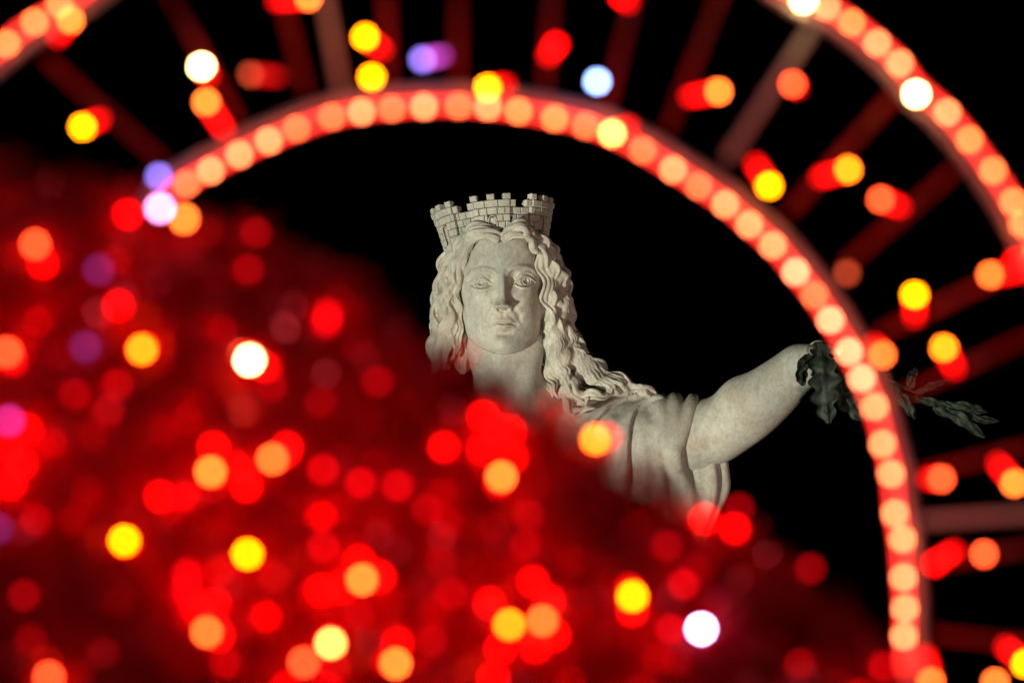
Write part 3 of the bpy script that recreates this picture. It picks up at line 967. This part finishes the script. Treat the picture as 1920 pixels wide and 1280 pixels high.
spokes = [((85, 110), (305, 305), 0), ((292, -60), (450, 235), 0), ((500, -120), (575, 185), 0), ((585, -140), (640, 175), 1), ((716, -170), (732, 172), 0),
          ((860, -200), (858, 165), 0), ((1046, -160), (1020, 188), 0), ((1215, -110), (1135, 210), 0), ((1372, -70), (1250, 250), 0), ((1532, 40), (1362, 300), 1),
          ((1690, 165), (1478, 400), 0), ((1812, 300), (1580, 500), 0), ((1935, 490), (1650, 625), 0), ((2000, 600), (1690, 742), 0), ((2075, 800), (1712, 892), 0),
          ((2095, 955), (1722, 976), 1), ((2095, 1000), (1730, 1060), 0), ((2105, 1225), (1745, 1188), 0), ((-190, 300), (160, 560), 0)]
for a, b, wh in spokes:
    if wh:
        obj('white_crossbar', *tube(PA([a, b], -0.02), 8.5 * PX, 10), M_TUBE, arch)
    else:
        obj('crossbar', *tube(PA([a, b], -0.02), 7.5 * PX, 10), M_REDTUBE, arch)
for y in (1600, 2600, 3800):
    obj('crossbar', *tube(PA([(1712, y), (2100, y)], -0.02), 7.5 * PX, 10), M_REDTUBE, arch)

# rope lights: a glowing red hose with a row of warm lamps in it
ropes = []
def rope(pts, leds, label, seed):
    r = random.Random(seed)
    e = empty('rope_light', PA([leds[len(leds) // 2][:2]])[0])
    tag(e, label, 'rope light', 'rope lights clipped along the arch')
    p = spline(pts, 220)
    obj('hose', *tube(PA(p), 7.6 * PX, 8), glow((5.0, 0.13, 0.09)), e)
    for L in leds:
        x, y = L[0], L[1]
        kind = L[2] if len(L) > 2 else 'p'
        c = {'p': (28, 5.8, 1.9), 'b': (34, 8.2, 3.6), 'd': (20, 2.9, 0.8), 'o': (28, 4.5, 1.0), 'w': (90, 60, 22), 'y': (90, 60, 3)}[kind]
        s = 7.9
        obj('lamp_bead', *ball(PA([(x, y)], 0.004)[0], s * PX, 10, 6), glow(c), e)
    ropes.append(e)


rope(inner[2:-2], [(350, 345, 'd'), (395, 320), (449, 290), (504, 264), (556, 241, 'd'), (622, 219, 'd'), (678, 210), (735, 204, 'd'), (795, 200), (860, 199, 'd'), (915, 201),
              (972, 209, 'o'), (1040, 222, 'o'), (1098, 236, 'd'), (1205, 282, 'd'), (1262, 318), (1310, 349, 'd'), (1360, 383), (1405, 421), (1449, 460),
              (1492, 510, 'b'), (1527, 553, 'd'), (1557, 600, 'b'), (1592, 659, 'b'), (1616, 709, 'b'), (1640, 762, 'p'), (1655, 832), (1671, 888), (1678, 962), (1692, 1010, 'p'),
              (1694, 1082), (1697, 1140), (1695, 1192), (1700, 1330)],
     'glowing red rope light with peach lamps curving over the crowned marble head', 1)
rope(outer[5:10] [::-1] if False else outer[1:8], [(-60, 150), (12, 82, 'o'), (65, 42, 'o'), (112, 8, 'o'), (170, -30)], 'glowing red rope light crossing the upper left corner of the arch', 2)
rope(outer[11:-2], [(1460, -30), (1507, 0, 'w'), (1550, 13), (1597, 43, 'o'), (1645, 81), (1687, 119), (1776, 211), (1818, 262, 'o'), (1862, 320, 'o'), (1900, 378, 'o'), (1918, 420, 'o'), (1945, 470, 'o'), (1970, 520)],
     'glowing red rope light on the outer arch at upper right', 3)

# ------------------------------------------------------------------ the tree of red tinsel
edge_x = [-900, -400, 0, 200, 400, 520, 640, 720, 800, 880, 950, 1070, 1200, 1300, 1380, 1450, 1560, 1650, 1720, 1900, 2200]
edge_y = [-100, 120, 325, 375, 430, 480, 530, 590, 662, 688, 722, 800, 898, 955, 992, 1050, 1130, 1215, 1290, 1500, 1900]
tree = empty('christmas_tree', (P(200, 1300, D_TREE + 0.5)[0], P(200, 1300, D_TREE + 0.5)[1], 0))
tag(tree, 'wide dark tree wrapped in red tinsel and crowded with glowing lamps', 'Christmas tree')
TX = K * D_TREE


def lumps(x, y): return 22 * np.sin(x * 0.021 + 0.5) * np.cos(y * 0.017) + 14 * np.sin(x * 0.047 + y * 0.033)


N = 95000
xs = rng.uniform(-260, 1960, N * 2); ys = rng.uniform(150, 1560, N * 2)
dep = ys - np.interp(xs, edge_x, edge_y) - lumps(xs, ys) * 0.6
ok = dep > -46 * rng.random(len(dep)) ** 2.2 * 1.0
# gaps thin out the outer shoots
ok &= ~((dep < 30) & (rng.random(len(dep)) < 0.35))
xs, ys, dep = xs[ok][:N], ys[ok][:N], dep[ok][:N]
bulge = np.sqrt(np.clip(dep + 50, 0, 700) / 700) * 0.30
clump = 0.035 * np.sin(xs * 0.043) * np.sin(ys * 0.05 + 1) + 0.03 * np.sin(xs * 0.019 + ys * 0.027)
out = bulge * (1 - 0.75 * rng.random(len(xs)) ** 2) * 1.0 + clump
dd = D_TREE - out
base_p = CAM + FWD * dd[:, None] + RGT * ((xs - 960) * K * dd)[:, None] + UPV * ((640 - ys) * K * dd)[:, None]
n = len(xs)
dirv = rng.normal(size=(n, 3)); dirv /= np.linalg.norm(dirv, axis=1)[:, None]
sid = np.cross(dirv, rng.normal(size=(n, 3))); sid /= np.linalg.norm(sid, axis=1)[:, None]
ln = rng.uniform(12, 26, n)[:, None] * TX; wd = rng.uniform(1.6, 3.4, n)[:, None] * TX
bend = np.cross(dirv, sid) * ln * rng.uniform(-.3, .3, n)[:, None]
V = np.stack([base_p - dirv * ln - sid * wd, base_p - dirv * ln + sid * wd, base_p + bend + sid * wd, base_p + bend - sid * wd, base_p + dirv * ln + sid * wd * .4, base_p + dirv * ln - sid * wd * .4], 1).reshape(-1, 3)
i0 = np.arange(n)[:, None] * 6
F = np.vstack([i0 + np.array([[0, 1, 2, 3]]), i0 + np.array([[3, 2, 4, 5]])])
fo_ = obj('tinsel_foliage', V, F, M_TINSEL, tree, False)
tag(fo_, kind='stuff')
# inner mass of branches behind the tinsel, down to the ground
v, f = [], []
cols = np.linspace(-900, 2150, 90); rws = 40
for i, x in enumerate(cols):
    e0 = np.interp(x, edge_x, edge_y) + 34 + 0.6 * float(lumps(x, np.interp(x, edge_x, edge_y)))
    for j in range(rws):
        t = j / (rws - 1)
        y = e0 + (6000 - e0) * t ** 2.2
        dep_ = y - e0
        o = math.sqrt(min(max(dep_, 0), 700) / 700) * 0.30 - 0.09 + 0.03 * math.sin(x * .05) * math.sin(y * .04)
        v.append(P(x, y, D_TREE, o))
for i in range(len(cols) - 1):
    for j in range(rws - 1):
        a = i * rws + j
        f.append((a, a + 1, a + rws + 1, a + rws))
m0 = len(v)
for i, x in enumerate(cols):
    e0 = np.interp(x, edge_x, edge_y) + 34 + 0.6 * float(lumps(x, np.interp(x, edge_x, edge_y)))
    for j in range(rws):
        t = j / (rws - 1)
        y = e0 + (6000 - e0) * t ** 2.2
        v.append(P(x, y, D_TREE, -0.09 - math.sqrt(min(y - e0, 700) / 700) * 0.35))
for i in range(len(cols) - 1):
    for j in range(rws - 1):
        a = m0 + i * rws + j
        f.append((a, a + rws, a + rws + 1, a + 1))
obj('inner_branches', v, f, M_CORE, tree)
tb = P(200, 1300, D_TREE + 0.5)
obj('trunk', *tube([(tb[0], tb[1], 0), (tb[0], tb[1], 1.2), (tb[0], tb[1], 2.4)], [0.12, 0.1, 0.07], 12), simple('dark_bark', (0.05, 0.03, 0.02), 0.9), tree)

# ------------------------------------------------------------------ the lamps
COLS = {
    'white': (85, 60, 22), 'wyellow': (60, 17, 3.2), 'yellow': (55, 12.5, 0.03), 'amber': (45, 7.4, 0.2), 'orange': (34, 5.2, 0.6), 'pumpkin': (30, 3.6, 0.5),
    'coral': (28, 1.9, 0.45), 'red': (17, 0.02, 0.02), 'midred': (6.5, 0.01, 0.03), 'dimred': (3.0, 0.005, 0.02), 'faint': (1.5, 0.005, 0.01),
    'violet': (3.3, 2.3, 11), 'pinkwhite': (30, 11, 26), 'blue': (9, 14, 32), 'bluewhite': (40, 40, 90), 'dimviolet': (0.5, 0.12, 1.0), 'brown': (4.0, 0.45, 0.15), 'magenta': (6, 0.3, 3.0)}
R_B = 8.2


def front_out(x, y):
    dep_ = y - np.interp(x, edge_x, edge_y) - 0.6 * float(lumps(x, y))
    return math.sqrt(min(max(dep_ + 50, 0), 700) / 700) * 0.30 + 0.035 * math.sin(x * 0.043) * math.sin(y * 0.05 + 1) + 0.03 * math.sin(x * 0.019 + y * 0.027)


def lamp(px, py, col, tail, label, where, big=1.0, glowtail=None, sink=0.0):
    if where == 'tree':
        d, out_ = D_TREE, front_out(px, py) + (0.06 if py < 420 else 0.02) - sink
    else:
        d, out_ = D_ARCH, 0.03
    c = P(px, py, d, out_)
    # where the photo shows no tail the body points away from the camera
    if tail: q = P(px + tail[0], py + tail[1], d, out_ - 0.012)
    else: q = P(px + 2, py + 3, d, out_ - 0.032)
    e = empty('fairy_lamp', c)
    tag(e, label, 'fairy light', 'fairy lights on the tinsel tree' if where == 'tree' else 'lamps on the crossbars of the arch')
    s = (TX if where == 'tree' else PX)
    obj('glass_tip', *ball(c, R_B * big * s, 12, 8), glow(COLS[col]), e)
    t = q - c; L = np.linalg.norm(t); t = t / L
    hot = COLS[col][0] > 12
    blue = col in ('violet', 'blue', 'bluewhite', 'dimviolet', 'pinkwhite')
    tc = glowtail or ((2.4, .25, 2.2) if blue else (((10, .02, .02) if where == 'tree' else (8, .02, .02)) if hot else (COLS[col][0] * .5, .01, .01)))
    obj('red_body', *tube([c + t * (R_B * big * s * .6), c + t * (L * .6), q], [R_B * .8 * s, R_B * .8 * s, R_B * .65 * s], 10), glow(tc), e)
    obj('socket', *tube([q, q + t * 0.012], [R_B * .72 * s, R_B * .6 * s], 8), M_SOCKET, e)
    return e


ARCH = [
    (155, 238, 'yellow', (36, -16), 'golden lamp with red tail on the crossbar left of the two stacked lamps'),
    (378, 125, 'white', (14, 20), 'glaring white lamp directly above an orange lamp at upper left'),
    (387, 192, 'orange', (36, 56), 'orange lamp with long red tail under the glaring white lamp'),
    (298, 331, 'violet', None, 'pale violet lamp where the inner rope meets the tree'),
    (685, 70, 'yellow', (34, 26), 'upper yellow lamp of the pair beside the white crossbar'),
    (697, 145, 'yellow', None, 'lower yellow lamp of the pair beside the white crossbar'),
    (792, 112, 'violet', (40, -8), 'violet lamp with pink tail at the top of the arch'),
    (1042, 84, 'red', (-16, 24), 'plain red lamp high on the arch between the violet and pale blue lamps'),
    (1120, 153, 'blue', None, 'pale blue lamp above the top right of the inner rope'),
    (915, 165, 'yellow', (36, -6), 'yellow lamp sitting on the crest of the inner rope'),
    (1148, 250, 'wyellow', (34, -14), 'bright yellow lamp set in the inner rope right of its crest'),
    (470, 140, 'brown', (55, 4), 'dull brownish lamp lying sideways left of the white crossbar'),
    (578, -4, 'orange', (-62, 6), 'orange lamp with sideways red tail cut by the top edge left of centre'),
    (1165, -8, 'red', (14, 16), 'red lamp cut by the top edge right of centre'),
    (1347, 172, 'orange', (-58, 10), 'orange lamp with sideways red tail under the top right of the arch'),
    (1486, 158, 'coral', (8, 8), 'small red-orange lamp over the pale pink crossbar'),
    (1442, 348, 'yellow', (-28, -44), 'yellow lamp hugging the outside of the inner rope'),
    (1590, 318, 'amber', (-56, 16), 'amber lamp with red tail between two dark crossbars'),
    (1652, 374, 'coral', (40, 16), 'red-orange lamp with red tail pointing down and right'),
    (1588, 512, 'brown', None, 'dull reddish brown lamp close outside the inner rope'),
    (1715, 553, 'yellow', (0, 44), 'tall yellow lamp with red tail hanging below it'),
    (1857, 515, 'pumpkin', (56, -6), 'orange lamp near the right edge under the outer rope'),
    (1770, 652, 'amber', (22, 42), 'amber lamp with red tail slanting down beside the bronze leaves'),
    (1654, 665, 'pumpkin', (-16, -22), 'orange lamp touching the inner rope above the bronze leaves'),
    (1765, 897, 'coral', (-28, 0), 'red-orange lamp with short red tail right of the inner rope'),
    (1902, 905, 'orange', (-34, -40), 'orange lamp with red tail slanting up at the right edge'),
    (1845, 1038, 'coral', (0, 4), 'oval red-orange lamp below the pale crossbar at lower right'),
    (1752, 1056, 'red', (40, -26), 'red lamp without bright core right of the rope under the pale crossbar'),
    (1922, 1243, 'yellow', (-40, -34), 'yellow lamp cut by the right edge near the bottom'),
    (1866, 1278, 'pumpkin', None, 'orange lamp cut by the bottom edge at the right corner'),
    (1745, 1276, 'pumpkin', (-10, -52), 'orange lamp with long upward red tail at the foot of the rope'),
    (1718, 177, 'white', None, 'glaring white lamp set in the outer rope at upper right'),
    (132, 38, 'orange', (-26, 34), 'orange lamp on the rope of the upper left corner with red tail'),
    (1905, 490, 'red', None, 'red lamp where the outer rope leaves the right edge'),
]
for px, py, c, t, lab in ARCH:
    lamp(px, py, c, t, lab, 'arch')

TREE = [
    (300, 390, 'pinkwhite', (-2, 6), 'pinkish white lamp just under the pale violet lamp'),
    (345, 410, 'orange', None, 'orange lamp at the left foot of the inner rope'),
    (468, 675, 'white', (38, 16), 'glaring white lamp high in the left of the tree'),
    (266, 655, 'amber', (10, -8), 'golden lamp in a red halo left of the glaring white lamp'),
    (1117, 823, 'amber', (28, -6), 'amber lamp in front of the marble shoulder'),
    (233, 1013, 'yellow', None, 'oval yellow lamp alone at the lower left'),
    (464, 1038, 'yellow', None, 'yellow lamp right of the oval yellow lamp'),
    (620, 1205, 'wyellow', None, 'pale hot yellow lamp near the bottom left of centre'),
    (742, 1243, 'orange', (-22, -6), 'orange lamp near the bottom edge right of the pale yellow one'),
    (679, 1086, 'orange', (40, -8), 'round orange lamp above the pale yellow one'),
    (940, 893, 'orange', (-8, 18), 'orange lamp at the foot of the big red cluster below the neck'),
    (955, 1170, 'amber', None, 'golden lamp of the touching pair at bottom centre'),
    (1017, 1163, 'pumpkin', None, 'orange lamp of the touching pair at bottom centre'),
    (1186, 1117, 'yellow', (-6, -20), 'yellow lamp in a red halo right of the touching pair'),
    (1315, 1178, 'bluewhite', None, 'glaring bluish white lamp at the lower right of the tree'),
    (395, 884, 'orange', (16, 4), 'orange lamp left of another orange lamp in the middle of the tree'),
    (511, 860, 'pumpkin', (30, -12), 'orange lamp inside a wide red glow in the middle of the tree'),
    (388, 1184, 'pumpkin', (14, -26), 'dull orange lamp near the bottom left'),
    (66, 458, 'coral', None, 'salmon lamp above a red one at the left edge of the tree'),
    (80, 495, 'red', None, 'red lamp overlapping the salmon lamp at the left'),
    (222, 572, 'red', None, 'mottled red lamp above the golden one'),
    (13, 660, 'coral', (14, 22), 'red-orange lamp cut by the left edge at mid height'),
    (615, 588, 'midred', None, 'soft red lamp at the upper edge of the tree'),
    (612, 604, 'midred', None, 'second soft red lamp overlapping the first at the upper edge of the tree'),
    (832, 838, 'red', None, 'clean round red lamp left of the big red cluster'),
    (905, 780, 'red', None, 'topmost red lamp of the big cluster below the neck'),
    (930, 806, 'red', None, 'left lamp of the overlapping pair inside the big red cluster'),
    (957, 808, 'red', None, 'right lamp of the overlapping pair inside the big red cluster'),
    (906, 842, 'red', None, 'red lamp in the middle of the big cluster below the neck'),
    (960, 858, 'red', None, 'red lamp just over the orange one in the big cluster'),
    (462, 912, 'red', None, 'red lamp under the two orange ones in the middle of the tree'),
    (538, 838, 'red', None, 'red lamp above right of the orange lamp with the wide glow'),
    (400, 838, 'red', None, 'red lamp above the left orange lamp in the middle of the tree'),
    (300, 930, 'red', None, 'red lamp left of a narrower red lamp'),
    (344, 930, 'midred', None, 'narrow red lamp beside a rounder red lamp'),
    (606, 1024, 'midred', None, 'crimson lamp above the orange lamp group at bottom left of centre'),
    (570, 1241, 'coral', None, 'rosy lamp below left of the pale hot yellow one'),
    (92, 1268, 'coral', None, 'red-orange lamp cut by the bottom edge at the left'),
    (985, 1020, 'dimred', None, 'crimson lamp centred below the big red cluster'),
    (1322, 972, 'red', None, 'red lamp covering the tip of the hanging marble hem'),
    (1378, 990, 'red', None, 'red lamp at the tree edge right of the marble hem'),
    (1385, 952, 'dimred', None, 'dim red lamp peeping over the tree edge right of the hem'),
    (676, 905, 'midred', None, 'crimson lamp second in the row left of centre'),
    (606, 880, 'midred', None, 'crimson lamp first in the row left of centre'),
    (745, 910, 'midred', None, 'crimson lamp third in the row left of centre'),
    (240, 402, 'red', None, 'red lamp left of the pinkish white lamp'),
    (350, 1076, 'midred', None, 'crimson lamp above two others between the yellow lamps'),
    (348, 1108, 'midred', None, 'crimson lamp touching the one above it between the yellow lamps'),
    (372, 1140, 'red', None, 'red lamp just over the dull orange one at the bottom left'),
    (410, 1190, 'red', None, 'red lamp hugging the dull orange one'),
    (185, 505, 'dimviolet', None, 'dull violet lamp in the upper left of the tree'),
    (160, 650, 'dimviolet', None, 'very dull violet lamp left of the golden one'),
    (17, 788, 'magenta', None, 'magenta lamp at the left edge of the tree'),
    (-6, 990, 'dimviolet', None, 'purple lamp cut by the left edge in the lower half'),
    (675, 1052, 'red', None, 'red lamp over the round orange one'),
    (712, 1080, 'red', None, 'red lamp right of the round orange one'),
    (602, 1106, 'red', None, 'red lamp left of the round orange one'),
    (640, 1100, 'red', None, 'red lamp tucked under the round orange one'),
    (745, 1205, 'red', None, 'red lamp over the orange one at the bottom edge'),
    (1000, 1090, 'red', None, 'red lamp topping the cluster at bottom centre'),
    (1030, 1125, 'red', None, 'red lamp at the right shoulder of the bottom centre cluster'),
    (918, 1130, 'red', None, 'red lamp at the left shoulder of the bottom centre cluster'),
    (938, 1215, 'red', None, 'red lamp under the golden one of the bottom centre cluster'),
    (1005, 1212, 'red', None, 'red lamp under the orange one of the bottom centre cluster'),
    (1040, 1190, 'red', None, 'red lamp at the lower right of the bottom centre cluster'),
    (1185, 1145, 'red', None, 'red lamp just below the yellow one with the halo'),
    (1282, 1095, 'midred', None, 'crimson lamp over the glaring bluish white one'),
    (1258, 1180, 'midred', None, 'crimson lamp left of the glaring bluish white one'),
    (925, 1270, 'red', None, 'red lamp at the bottom edge under the centre cluster'),
    (1656, 1250, 'midred', None, 'crimson lamp at the foot of the inner rope'),
    (45, 1115, 'dimred', None, 'brownish red lamp alone near the left edge'),
    (15, 840, 'red', None, 'upper red lamp of the patch at the left edge'),
    (40, 868, 'red', None, 'middle red lamp of the patch at the left edge'),
    (18, 905, 'red', None, 'lowest red lamp of the patch at the left edge'),
    (50, 805, 'red', None, 'red lamp right of the magenta one'),
    (708, 715, 'dimred', None, 'faint round lamp left of the marble neck'),
    (203, 770, 'dimred', None, 'faint oval lamp below the golden one'),
    (140, 738, 'dimred', None, 'faint lamp left of the faint oval one'),
    (480, 436, 'dimred', None, 'faint red lamp above the top edge of the tree'),
    (465, 505, 'dimred', None, 'faint red lamp at the top edge of the tree'),
    (1030, 755, 'faint', None, 'ghostly red lamp in front of the base of the neck'),
    (878, 662, 'faint', None, 'ghostly red lamp in front of the jaw'),
    (1250, 1022, 'dimred', None, 'faint lamp right of centre under the marble robe'),
    (1500, 1245, 'dimred', None, 'faint lamp in the lower right of the tree'),
    (1520, 1065, 'dimred', None, 'faint lamp on the right slope of the tree'),
    (800, 955, 'dimred', None, 'faint lamp left below the big red cluster'),
    (845, 1112, 'dimred', None, 'faint lamp left of the bottom centre cluster'),
    (810, 1200, 'dimred', None, 'faint lamp below and left of the bottom centre cluster'),
    (990, 965, 'dimred', None, 'faint lamp right below the big red cluster'),
]
for px, py, c, t, lab in TREE:
    lamp(px, py, c, t, lab, 'tree')
# added red lamps, scattered and sunk in the tinsel to make it glow
placed = [(a[0], a[1]) for a in TREE]
ANCHORS = [(468, 675, 'the glaring white lamp'), (266, 655, 'the golden lamp in a halo'), (1117, 823, 'the amber lamp at the shoulder'), (233, 1013, 'the oval yellow lamp'),
           (464, 1038, 'the lone round yellow lamp'), (620, 1205, 'the pale hot yellow lamp'), (1186, 1117, 'the haloed yellow lamp'), (1315, 1178, 'the bluish white lamp'),
           (679, 1086, 'the round orange lamp'), (940, 860, 'the big red cluster'), (985, 1165, 'the touching golden pair'), (455, 870, 'the two middle orange lamps'),
           (72, 475, 'the salmon lamp'), (388, 1184, 'the dull orange lamp'), (1656, 1250, 'the foot of the inner rope'), (612, 595, 'the soft overlapping red pair'),
           (185, 505, 'the dull violet lamp'), (20, 870, 'the red patch at the edge'), (1350, 980, 'the red lamps at the hem')]
DIRS = ['right of', 'above right of', 'above', 'above left of', 'left of', 'below left of', 'below', 'below right of']
used_labels = set()
cnt = 0
while cnt < 100:
    x, y = random.uniform(-60, 1720), random.uniform(380, 1330)
    if y < np.interp(x, edge_x, edge_y) + 55: continue
    if min((x - a) ** 2 + (y - b) ** 2 for a, b in placed) < 32 ** 2: continue
    ax_, ay_, an_ = min(ANCHORS, key=lambda a: (x - a[0]) ** 2 + (y - a[1]) ** 2)
    dist = math.hypot(x - ax_, y - ay_)
    how = 'close' if dist < 75 else ('some way' if dist < 150 else 'far')
    lab = 'added dim red lamp in tinsel %s %s %s' % (how, DIRS[int(round(math.atan2(ay_ - y, x - ax_) / (math.pi / 4))) % 8], an_)
    if lab in used_labels: continue
    used_labels.add(lab)
    placed.append((x, y)); cnt += 1
    lamp(x, y, random.choice(['red', 'midred', 'midred', 'dimred', 'dimred', 'dimred']), None, lab, 'tree', sink=random.uniform(0.02, 0.13))
